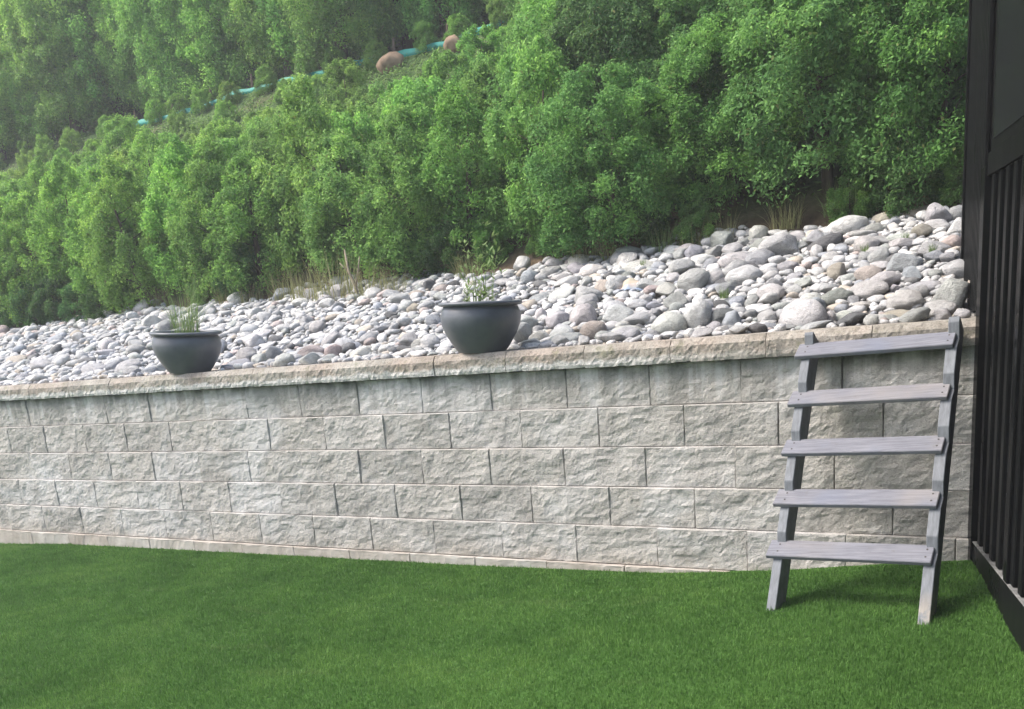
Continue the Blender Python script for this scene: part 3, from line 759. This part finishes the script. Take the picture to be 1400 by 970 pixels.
# ------------------------------------------------------------------ grasses and weeds on the bank
def clump(name, x, y, mesh, mat, label, cat, group, lift=.0, sc=1.):
    P = hill_at(x, y); o = add(name, mesh, mat); o.location = (P[0], P[1], P[2]+lift); o.rotation_euler = (0, 0, random.uniform(0, 6.28)); o.scale = (sc,)*3
    return tag(o, label, cat, group)
DRY = [clump_mesh('dry_grass', 150, .14, .48, .22, .007, .45, (.1, .95)) for _ in range(3)]
GRN = [clump_mesh('green_weed', 60, .10, .30, .10, .012, .45, (.1, .7)) for _ in range(3)]
G1 = 'dry grass tufts along the foot of the hedge'
for i, (x, y, sc, lb) in enumerate([(392, 410, .7, 'tuft of straw grass at the hedge foot just right of the smaller pot'),
    (425, 411, .8, 'tall straw grass tuft midway between the pots, left of the dead branch'),
    (462, 410, .95, 'tallest yellow green grass tuft beside the dead branch'),
    (505, 407, .7, 'straw grass tuft right of the dead branch'),
    (540, 403, .5, 'short brown grass tuft left of the brown lava stone'),
    (345, 415, .5, 'short brown grass tuft above the gap right of the smaller pot'),
    (310, 418, .5, 'brown grass tuft above the right rim of the smaller pot'),
    (275, 419, .5, 'brown grass tuft behind the wispy pot grass'),
    (210, 424, .5, 'brown grass tuft left of the smaller pot under the hedge'),
    (640, 381, .5, 'dry grass tuft under the hedge behind the larger pot'),
    (800, 360, .5, 'dry grass tuft under the hedge right of the larger pot'),
    (835, 357, .5, 'brown grass tuft under the hedge above the flat white slab'),
    (905, 346, .55, 'green and straw grass tuft on bare soil right of the flat white slab'),
    (950, 340, .5, 'brown grass tuft on bare soil above the white boulder'),
    (985, 332, .5, 'brown grass tuft on bare soil left of the wide boulder'),
    (1075, 314, .5, 'low brown grass tuft above the wide boulder'),
    (1170, 290, .55, 'tall green grass tuft standing behind the cream boulder'),
    (1150, 294, .5, 'shorter green grass tuft left of the tall one behind the cream boulder')]):
    green = x > 1140 or x == 905
    clump('dry_grass_clump', x, y, DRY[i % 3], MAT['weed'] if False else MAT['dry'], lb, 'grass', G1, 0, sc) if not green else \
        clump('dry_grass_clump', x, y, DRY[i % 3].copy() if not DRY[i % 3].name.startswith('g') else DRY[i % 3], None, lb, 'grass', G1, 0, sc)
    if green:
        o = [ob for ob in C.objects if ob.get('label') == lb][0]; o.data.materials.clear(); o.data.materials.append(MAT['weed'])
for i, (x, y, sc, lb) in enumerate([(1275, 358, .2, 'small yellow weed between stones below the shed corner'), (1238, 340, .2, 'small yellow weed between stones under the tan slab'),
    (1182, 357, .2, 'tiny weed between stones left of the angular boulder'), (990, 420, .25, 'small green weed behind the tall white boulder'), (880, 374, .2, 'small weed under the flat white slab')]):
    clump('bank_weed', x, y, GRN[i % 3], MAT['weed'], lb, 'weed', 'weeds between the stones', .05, sc)
# leaning dead branch in the straw grass
def tube(bm, pts, rad, seg=7):
    prev = None
    for i, (p, r) in enumerate(zip(pts, rad)):
        p = Vector(p); d = (Vector(pts[min(i+1, len(pts)-1)])-Vector(pts[max(i-1, 0)])).normalized(); q = d.to_track_quat('Z', 'Y')
        ring = [bm.verts.new(p+q @ Vector((r*math.cos(6.2832*k/seg), r*math.sin(6.2832*k/seg), 0))) for k in range(seg)]
        if prev:
            for k in range(seg): bm.faces.new((prev[k], prev[(k+1) % seg], ring[(k+1) % seg], ring[k]))
        else: bm.faces.new(ring[::-1])
        prev = ring
    bm.faces.new(prev)
P = hill_at(490, 412); bm = bmesh.new()
tube(bm, [(0, 0, -.05), (-.03, .02, .15), (-.10, .02, .32), (-.13, .03, .55)], [.022, .019, .015, .007]); tube(bm, [(-.03, .02, .15), (.05, .0, .33), (.07, .02, .46)], [.013, .010, .005]); tube(bm, [(-.10, .02, .32), (-.2, .0, .42)], [.009, .004])
o = add('dead_branch', bm_mesh('dead_branch', bm, True), MAT['dead']); o.location = P; o.scale = (.75,)*3; tag(o, 'bare dead forked branch standing in the straw grass between the pots', 'branch')

# ------------------------------------------------------------------ trees and shrubs on the hillside
def crown_mesh(name, seed, H, Wd, puffs, leaves, pr=(.11, .19), leaf=.05, z0=.06, shape='plume', up=.5, el_=1.5):
    r = np.random.default_rng(seed); Vv = []; T = []
    cs = []; n = 0
    while len(cs) < puffs:
        t = r.uniform(0, 1)
        if shape == 'plume': w = Wd*(.55+.75*math.sin(math.pi*min(1, t*.9+.12))**.8)*(1-t**3.2)*.62+.03
        elif shape == 'tree': w = Wd*(1-t)**.62*(.75 if t < .06 else 1)*.62+.05
        else: w = Wd*math.sqrt(max(0, 1-(t*1.55-.55)**2))*.55
        if r.uniform(0, 1) > (w/(Wd*.75))**.7: continue
        a = r.uniform(0, 2*np.pi); rr = w*math.sqrt(r.uniform(.25, 1)); cs.append((rr*math.cos(a), rr*math.sin(a), H*(z0+(1-z0-.06)*t), t, a, rr))
    for (x, y, z, t, a, rr) in cs:
        k = int(leaves*r.uniform(.7, 1.3)); R0 = r.uniform(*pr)*(1-.35*t)
        d = r.normal(0, 1, (k, 3)); d[:, 2] = d[:, 2]*.9+.35; d[:, 0] += .5*math.cos(a); d[:, 1] += .5*math.sin(a); d /= np.linalg.norm(d, axis=1)[:, None]
        rad = R0*np.abs(r.normal(.82, .23, k))
        c = np.array([x, y, z])+d*rad[:, None]*np.array([1, 1, el_])
        nrm = d*.6+r.normal(0, .7, (k, 3)); nrm[:, 2] += up*.5; nrm /= np.linalg.norm(nrm, axis=1)[:, None]
        ax_ = np.cross(nrm, r.normal(0, 1, (k, 3))+np.array([0, 0, 1.2])); ax_ /= np.linalg.norm(ax_, axis=1)[:, None]; b2 = np.cross(nrm, ax_)
        L = leaf*r.uniform(.6, 1.35, k)[:, None]; wdt = L*r.uniform(.36, .62, (k, 1))
        tip = c+b2*L*.6-nrm*L*.15
        Vv.append(np.stack([c-b2*L*.5, c+ax_*wdt*.5+nrm*L*.05, tip, c-ax_*wdt*.5+nrm*L*.05], 1).reshape(-1, 3))
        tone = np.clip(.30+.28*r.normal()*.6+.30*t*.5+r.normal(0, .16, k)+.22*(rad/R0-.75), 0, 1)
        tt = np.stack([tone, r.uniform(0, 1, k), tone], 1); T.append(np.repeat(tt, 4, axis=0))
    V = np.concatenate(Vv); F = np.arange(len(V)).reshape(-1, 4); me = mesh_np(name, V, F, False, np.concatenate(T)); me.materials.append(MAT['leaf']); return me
def trunk_mesh(name, H, r0, limbs, seed, Wd):
    rr = random.Random(seed); bm = bmesh.new(); lean = (rr.uniform(-.05, .05), rr.uniform(-.05, .05))
    pts = [(lean[0]*H*t**2, lean[1]*H*t**2, -.25+(H*.74+.25)*t) for t in (0, .25, .5, .75, 1)]
    tube(bm, pts, [r0*1.25, r0, r0*.75, r0*.45, r0*.12], 8)
    for i in range(limbs):
        t = rr.uniform(.18, .85); a = rr.uniform(0, 6.28); z = H*.74*t; L = Wd*.5*(1-t*.6); b = (lean[0]*H*t*t, lean[1]*H*t*t, z)
        tube(bm, [b, (b[0]+L*.5*math.cos(a), b[1]+L*.5*math.sin(a), z+L*.2), (b[0]+L*math.cos(a), b[1]+L*math.sin(a), z+L*.55)], [r0*.42*(1-t*.6), r0*.25*(1-t*.6), r0*.06], 5)
    me = bm_mesh(name, bm, True); me.materials.append(MAT['bark']); return me
MED = [(crown_mesh('crown', 10+i, 1.7, .52, 165, 185, (.06, .125), .030, .02), trunk_mesh('trunk', 1.7, .035, 9, i, .6), 1.7) for i in range(4)]
SML = [(crown_mesh('crown', 20+i, .95, .60, 80, 170, (.055, .11), .030, .03, 'bush'), trunk_mesh('trunk', .9, .022, 6, 10+i, .5), .95) for i in range(3)]
TALL = [(crown_mesh('crown', 30+i, 4.4, .95, 430, 190, (.08, .17), .038, .05, 'plume'), trunk_mesh('trunk', 4.4, .075, 22, 20+i, 1.0), 4.4) for i in range(4)]
BRD = [(crown_mesh('crown', 40+i, 1.6, 1.05, 230, 260, (.07, .15), .026, .03, 'bush', .9, 1.15), trunk_mesh('trunk', 1.5, .035, 10, 30+i, .9), 1.6) for i in range(4)]
trees = []
def tree(name, proto, x, y, h, color, kind, row):
    cm, tm, H = proto; s = h/H; o = empty(name, (x, y, float(hill_z(x, y))-.03), (random.uniform(-.05, .05), random.uniform(-.05, .05), random.uniform(0, 6.28)))
    w = s*random.uniform(.95, 1.12)
    if s < 1: w = max(w, min(1., s*1.25))
    o.scale = (w, w, s)
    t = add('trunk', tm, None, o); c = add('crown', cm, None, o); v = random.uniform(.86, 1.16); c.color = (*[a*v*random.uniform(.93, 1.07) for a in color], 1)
    X_, Y_, z_ = px((x, y, float(hill_z(x, y))+h*.6)); trees.append((o, kind, row, X_)); return o
def max_h(y):                               # keeps the turquoise line in view over the shrubs below it
    k = (y-CAM[1])/(NET_Y-CAM[1]); zn = float(hill_z(0, NET_Y)); return CAM[2]+k*(zn-CAM[2])-float(hill_z(0, y))
LIGHT, MID, DARK = (.285, .480, .105), (.210, .400, .105), (.130, .265, .082)
rows = [(2.62, 'front row'), (3.2, 'second row'), (3.8, 'third row'), (4.4, 'fourth row'), (5.0, 'fifth row'), (5.6, 'sixth row'), (6.1, 'seventh row')]
for ri, (ry, rn) in enumerate(rows):
    x = .55-ri*.1
    lim = px_lim = None
    while True:
        yy_ = ry+random.uniform(-.17, .17)
        X_, Y_, z_ = px((x, yy_, float(hill_z(x, yy_))+.7))
        if X_ < -70: break
        right = X_ > 800+random.uniform(-60, 60)
        if X_ < 1400:
            mh = max_h(yy_)
            if ri == 0 and X_ < 800: mh += .25
            if X_ > 715: mh += .55+.9*sstep(715, 800, X_)
            elif random.random() < .15: mh += .3
            if right and ri < 9:
                h = min(random.uniform(1.2, 1.75), max(.7, mh)); col = tuple(a*.5+b*.5 for a, b in zip(DARK, MID)) if random.random() < .6 else DARK
                tree('broadleaf_shrub', random.choice(BRD), x, yy_, h, col, 'dark bushy shrub', rn); x -= random.uniform(.62, .85)
            else:
                if (ri >= 3 and (abs(X_-535) < 34 or abs(X_-618) < 34) and mh < .75 and ri < 6) or (ri >= 5 and random.random() < .12): x -= .4; continue
                h = min(random.uniform(1.35, 2.15), max(.36, mh*random.uniform(.72, .9)-.05)); t = np.clip(X_/750, 0, 1)
                col = tuple(a*(1-t)+b*t for a, b in zip(LIGHT, MID))
                tree('cedar_tree', random.choice(MED if h > 1.05 else SML), x, yy_, h, col, 'light green cedar' if t < .45 else 'mid green cedar', rn); x -= random.uniform(.50, .70)
        else: x -= .6
x = -.05
while True:
    yy_ = 2.42+random.uniform(-.08, .08); X_, Y_, z_ = px((x, yy_, float(hill_z(x, yy_))+.2))
    if X_ < -50: break
    gap = 360 < X_ < 530 or 150 < X_ < 260
    if not gap and random.random() < .85:
        tree('low_shrub', random.choice(SML), x, yy_, random.uniform(.30, .55), tuple(a*.8 for a in DARK) if random.random() < .7 else tuple(a*.8 for a in MID), 'low dark undergrowth bush', 'edge row')
    x -= random.uniform(.28, .48)
for ri, (ry, rn, st) in enumerate([(6.45, 'foremost row', .6), (7.0, 'lower row', .66), (7.9, 'middle row', .8), (9.0, 'upper row', .95), (10.4, 'top row', 1.2)]):
    x = 1.2
    while True:
        yy_ = ry+random.uniform(-.2, .2); X_, Y_, z_ = px((x, yy_, float(hill_z(x, yy_))+1.5))
        if X_ < -120: break
        ok = ri > 0 or X_ < 95 or abs(X_-335) < 20 or abs(X_-445) < 16
        if X_ < 1420 and ok:
            t = np.clip(X_/750, 0, 1); col = tuple(a*(1-t)+b*t for a, b in zip(LIGHT, MID)) if X_ < 800 else DARK
            col = tuple(a*1.22 for a in col)
            h = random.uniform(3.4, 4.8)*(1 if X_ < 700 else .8)
            if ri == 0: h *= .8
            tree('cedar_tree', random.choice(TALL), x, yy_, h, col, 'tall cedar', rn)
        x -= st*random.uniform(.85, 1.2)
tk = {}
def tzone(x):
    for lim, t in ((130, 'at far left'), (320, 'above the smaller pot'), (520, 'between the pots'), (720, 'above the larger pot'), (900, 'right of the larger pot'), (1070, 'left of the steps')):
        if x < lim: return t
    return 'above the steps'
for t in trees: tk.setdefault((t[1], t[2], tzone(t[3])), []).append(t)
for (kind, rn, zn), L in tk.items():
    L.sort(key=lambda t: t[3])
    for i, t in enumerate(L):
        where = f'in {rn} beyond turquoise line' if kind == 'tall cedar' else f'in {rn} of hillside'
        lb = f'{kind} {where} {zn}' + (f', {ORD[i]} from left' if len(L) > 1 else '')
        tag(t[0], lb, 'tree' if 'cedar' in kind else 'shrub', 'evergreens covering the hillside')
print('trees', len(trees))
# low ground cover between the shrubs and along the terrace (nobody could count it)
n = 90000; gx = rng.uniform(-14.5, -.2, n); gy = BANK_Y+.12+rng.uniform(0, 1, n)**.8*4.6
patch = np.array([mnoise.noise(Vector((a*2.1, b*2.1, 5))) for a, b in zip(gx, gy)]); low = np.where(gy < 2.9, .5, 1.)
k_ = rng.uniform(0, 1, n) < (.45+.9*patch)*np.where(gy > 4.6, 1.25, low*.6); gx, gy, patch = gx[k_], gy[k_], patch[k_]; n = len(gx)
ht = np.clip(.05+.22*np.clip(patch+.3, 0, 1), .03, .24)*rng.uniform(.1, 1, n)*np.where(gy > 5.75, .35, 1.)
c = np.stack([gx, gy, hill_z(gx, gy)+ht], 1); nm = rng.normal(0, .6, (n, 3)); nm[:, 2] += .8; nm[:, 1] -= .3; nm /= np.linalg.norm(nm, axis=1)[:, None]
a_ = np.cross(nm, rng.normal(0, 1, (n, 3))); a_ /= np.linalg.norm(a_, axis=1)[:, None]; b_ = np.cross(nm, a_); L = rng.uniform(.025, .06, n)[:, None]
V = np.stack([c-b_*L*.5, c+a_*L*.28, c+b_*L*.6, c-a_*L*.28], 1).reshape(-1, 3); tn = np.clip(rng.normal(.45, .2, n), 0, 1); tt = np.repeat(np.stack([tn, rng.uniform(0, 1, n), tn], 1), 4, axis=0)
o = add('ground_cover', mesh_np('ground_cover', V, np.arange(len(V)).reshape(-1, 4), False, tt), MAT['leaf']); o.color = (.17, .275, .085, 1); o['kind'] = 'stuff'

# ------------------------------------------------------------------ turquoise netting strip, stakes, root balls
nx0, nx1 = -12.6, -5.5
net = empty('netting_barrier', (nx0, NET_Y, float(hill_z(nx0, NET_Y)))); tag(net, 'low turquoise netting strip running along the terrace under the tall cedars', 'netting')
k = 120; V = []; F = []
for i in range(k+1):
    x = nx0+(nx1-nx0)*i/k; z = float(hill_z(x, NET_Y)); y = NET_Y-.36+.03*math.sin(x*3)
    z = float(hill_z(x, y))
    sag = .012*math.sin(x*6.1)+.01*math.sin(x*13)
    for dy, zz in ((0, -.02), (0, .070+sag), (.012, .070+sag), (.012, -.02)): V.append((x-nx0, y+dy-NET_Y, z+zz-net.location.z))
    if i:
        b = 4*(i-1)
        for j in range(4): F.append((b+j, b+(j+1) % 4, b+4+(j+1) % 4, b+4+j))
add('net_strip', mesh_np('net_strip', V, np.array(F)), MAT['net'], net)
for i in range(9):
    x = nx0+.4+(nx1-nx0-.6)*i/8; y = NET_Y-.27; bm = bmesh.new(); tube(bm, [(0, 0, -.1), (.01, 0, .12), (.015, 0, .20)], [.02, .018, .014], 6)
    add('stake', bm_mesh('stake', bm), MAT['stake'], net).location = (x-nx0, y-NET_Y, float(hill_z(x, y))-net.location.z)
for (x, y, w, lb) in ((535, 88, 34, 'brown rounded root ball below turquoise netting, left of the pair'), (620, 62, 28, 'brown rounded root ball at end of turquoise netting, right of the pair')):
    d = ray(x, y); P = CAM+d*((NET_Y-.62-CAM[1])/d[1]); depth = (P-CAM)@FW; r = w/2/F_PX*depth*1.1
    V, F = stone_verts(x, 3, .2); V = V*np.array([1, .85, .92])*r; V *= (1+.10*np.array([fbm(Vector(v)*9/r*.12+Vector((x, 0, 0)), 3) for v in V]))[:, None]; V[:, 2] *= np.where(V[:, 2] < 0, 1.05, .8)
    o = add('root_ball', mesh_np('root_ball', V, F, True), MAT['root']); o.location = P; tag(o, lb, 'root ball', 'root balls on the terrace edge')
P = CAM+ray(836, 42)*((5.9-CAM[1])/ray(836, 42)[1]); bm = bmesh.new(); tube(bm, [(0, 0, -1.6), (.01, 0, -.1), (.0, 0, .16)], [.016, .016, .014], 6)
o = add('marker_stake', bm_mesh('marker_stake', bm), MAT['pale']); o.location = P; tag(o, 'thin pale stake rising among dark shrubs near the top of the picture', 'stake')

# ------------------------------------------------------------------ black shed on the right
shed = empty('garden_shed', (SH_A[0], SH_A[1], .05)); tag(shed, 'glossy black ribbed shed wall at the right edge beside the steps', 'shed')
def in_frame(name, ang, org, lo, hi, mat, bev=.002, parent=None):
    # box laid along a wall line: local x runs along the line, local y outward to the left (towards the steps), local z up
    o = box(name, lo, hi, mat, None, bev); o.parent = parent or shed
    o.location = (org[0]-shed.location.x, org[1]-shed.location.y, -shed.location.z); o.rotation_euler = (0, 0, ang); return o
angN = math.atan2(SH_DN[1], SH_DN[0])      # along +x towards the camera; +y then points to +X side, so outward is -y
LN = 3.4; HT = 3.3
def near(name, lo, hi, mat, bev=.002): return in_frame(name, angN, SH_A, lo, hi, mat, bev)
# which side is outward: local y axis = (-sin,cos); pick sign so it points to -X
sgn = -1. if -math.sin(angN) > 0 else 1.
def out(a, b): return (min(sgn*a, sgn*b), max(sgn*a, sgn*b))
def N_(name, x0, x1, a, b, z0, z1, mat, bev=.002):
    y0, y1 = out(a, b); return near(name, (x0, y0, z0), (x1, y1, z1), mat, bev)
N_('wall_panel', 0, LN, -.10, -.030, -.1, HT, MAT['black'])
N_('kickboard', .03, LN, -.028, .004, -.05, .20, MAT['batten'])
N_('kickboard_ledge', .03, LN, -.026, .006, .2015, .207, MAT['edge'], .001)
N_('corner_post', -.05, .026, -.09, .012, -.05, 1.70, MAT['black'])
BT = 1.66
i = 0; x = .085
while x < LN-.05:
    N_('batten', x, x+.048, -.029, -.001, .209, BT, MAT['batten'], .004); x += .118; i += 1
    if i % 5 == 0: N_('post', x-.050, x-.002, -.0285, .010, .2085, BT, MAT['black'], .003)
N_('top_rail', .028, LN, -.029, .004, BT+.002, BT+.085, MAT['batten'])
w = N_('window', .02, LN, -.0285, -.008, BT+.09, HT-.2, MAT['batten'])
y0, y1 = out(-.0075, -.004)
near('glass', (.07, y0, BT+.13), (LN-.04, y1, HT-.25), MAT['glass'], .0005).parent = shed
# far ribbed return standing on the stones
SH_B = np.array([-.378, 1.15]); dF = SH_B-(SH_A+SH_DN*-.052); LF = float(np.linalg.norm(dF)); angF = math.atan2(dF[1], dF[0]); A2 = SH_A-SH_DN*.052
sF = 1. if -math.sin(angF) < 0 else -1.
def F_(name, x0, x1, a, b, z0, z1, mat, bev=.002):
    y0, y1 = (min(sF*a, sF*b), max(sF*a, sF*b)); return in_frame(name, angF, A2, (x0, y0, z0), (x1, y1, z1), mat, bev)
F_('cladding_panel', 0, LF, -.09, -.02, 1.0, HT, MAT['black'])
n = 15
for i in range(n):
    x = .04+(LF-.1)*i/(n-1); F_('rib', x, x+.026, -.019, .0, 1.15, HT, MAT['batten'], .004)
F_('corner_trim', LF-.03, LF+.025, -.10, .012, 1.0, HT, MAT['black'], .003)
# body and roof behind the wall line so the shed has depth from other sides
bm = bmesh.new()
far = SH_A+SH_DN*LN; nrm = np.array([1.0, .1])
foot = [A2+np.array([.09, 0]), SH_B+np.array([.10, 0]), SH_B+np.array([2.4, .3]), far+np.array([2.2, 0]), far+np.array([.10, .0])]
top = [bm.verts.new((p[0]-shed.location.x, p[1]-shed.location.y, HT-.01-shed.location.z)) for p in foot]; bot = [bm.verts.new((p[0]-shed.location.x, p[1]-shed.location.y, -.3-shed.location.z)) for p in foot]
bm.faces.new(top); bm.faces.new(bot[::-1])
for i in range(5): bm.faces.new((bot[i], bot[(i+1) % 5], top[(i+1) % 5], top[i]))
add('shed_body', bm_mesh('shed_body', bm), MAT['black'], shed)
bm = bmesh.new(); box_bm(bm, (0, 0, 0), (2.9, 5.2, .09), .01); rf = add('roof', bm_mesh('roof', bm), MAT['batten'], shed); rf.location = (-.35, -3.9, HT+.02-shed.location.z)

# ------------------------------------------------------------------ thin summer haze between the camera and the hill
bm = bmesh.new(); box_bm(bm, (-158, -128, -1.8), (88, 48, 17.5)); hz = add('haze', bm_mesh('haze', bm)); hz['kind'] = 'stuff'
m = bpy.data.materials.new('haze_air'); m.use_nodes = True; t = m.node_tree; t.nodes.remove(t.nodes['Principled BSDF'])
v = t.nodes.new('ShaderNodeVolumePrincipled'); v.inputs['Color'].default_value = (.93, .96, 1, 1); v.inputs['Density'].default_value = .0048; v.inputs['Anisotropy'].default_value = .2
t.links.new(v.outputs[0], t.nodes['Material Output'].inputs['Volume']); hz.data.materials.append(m)
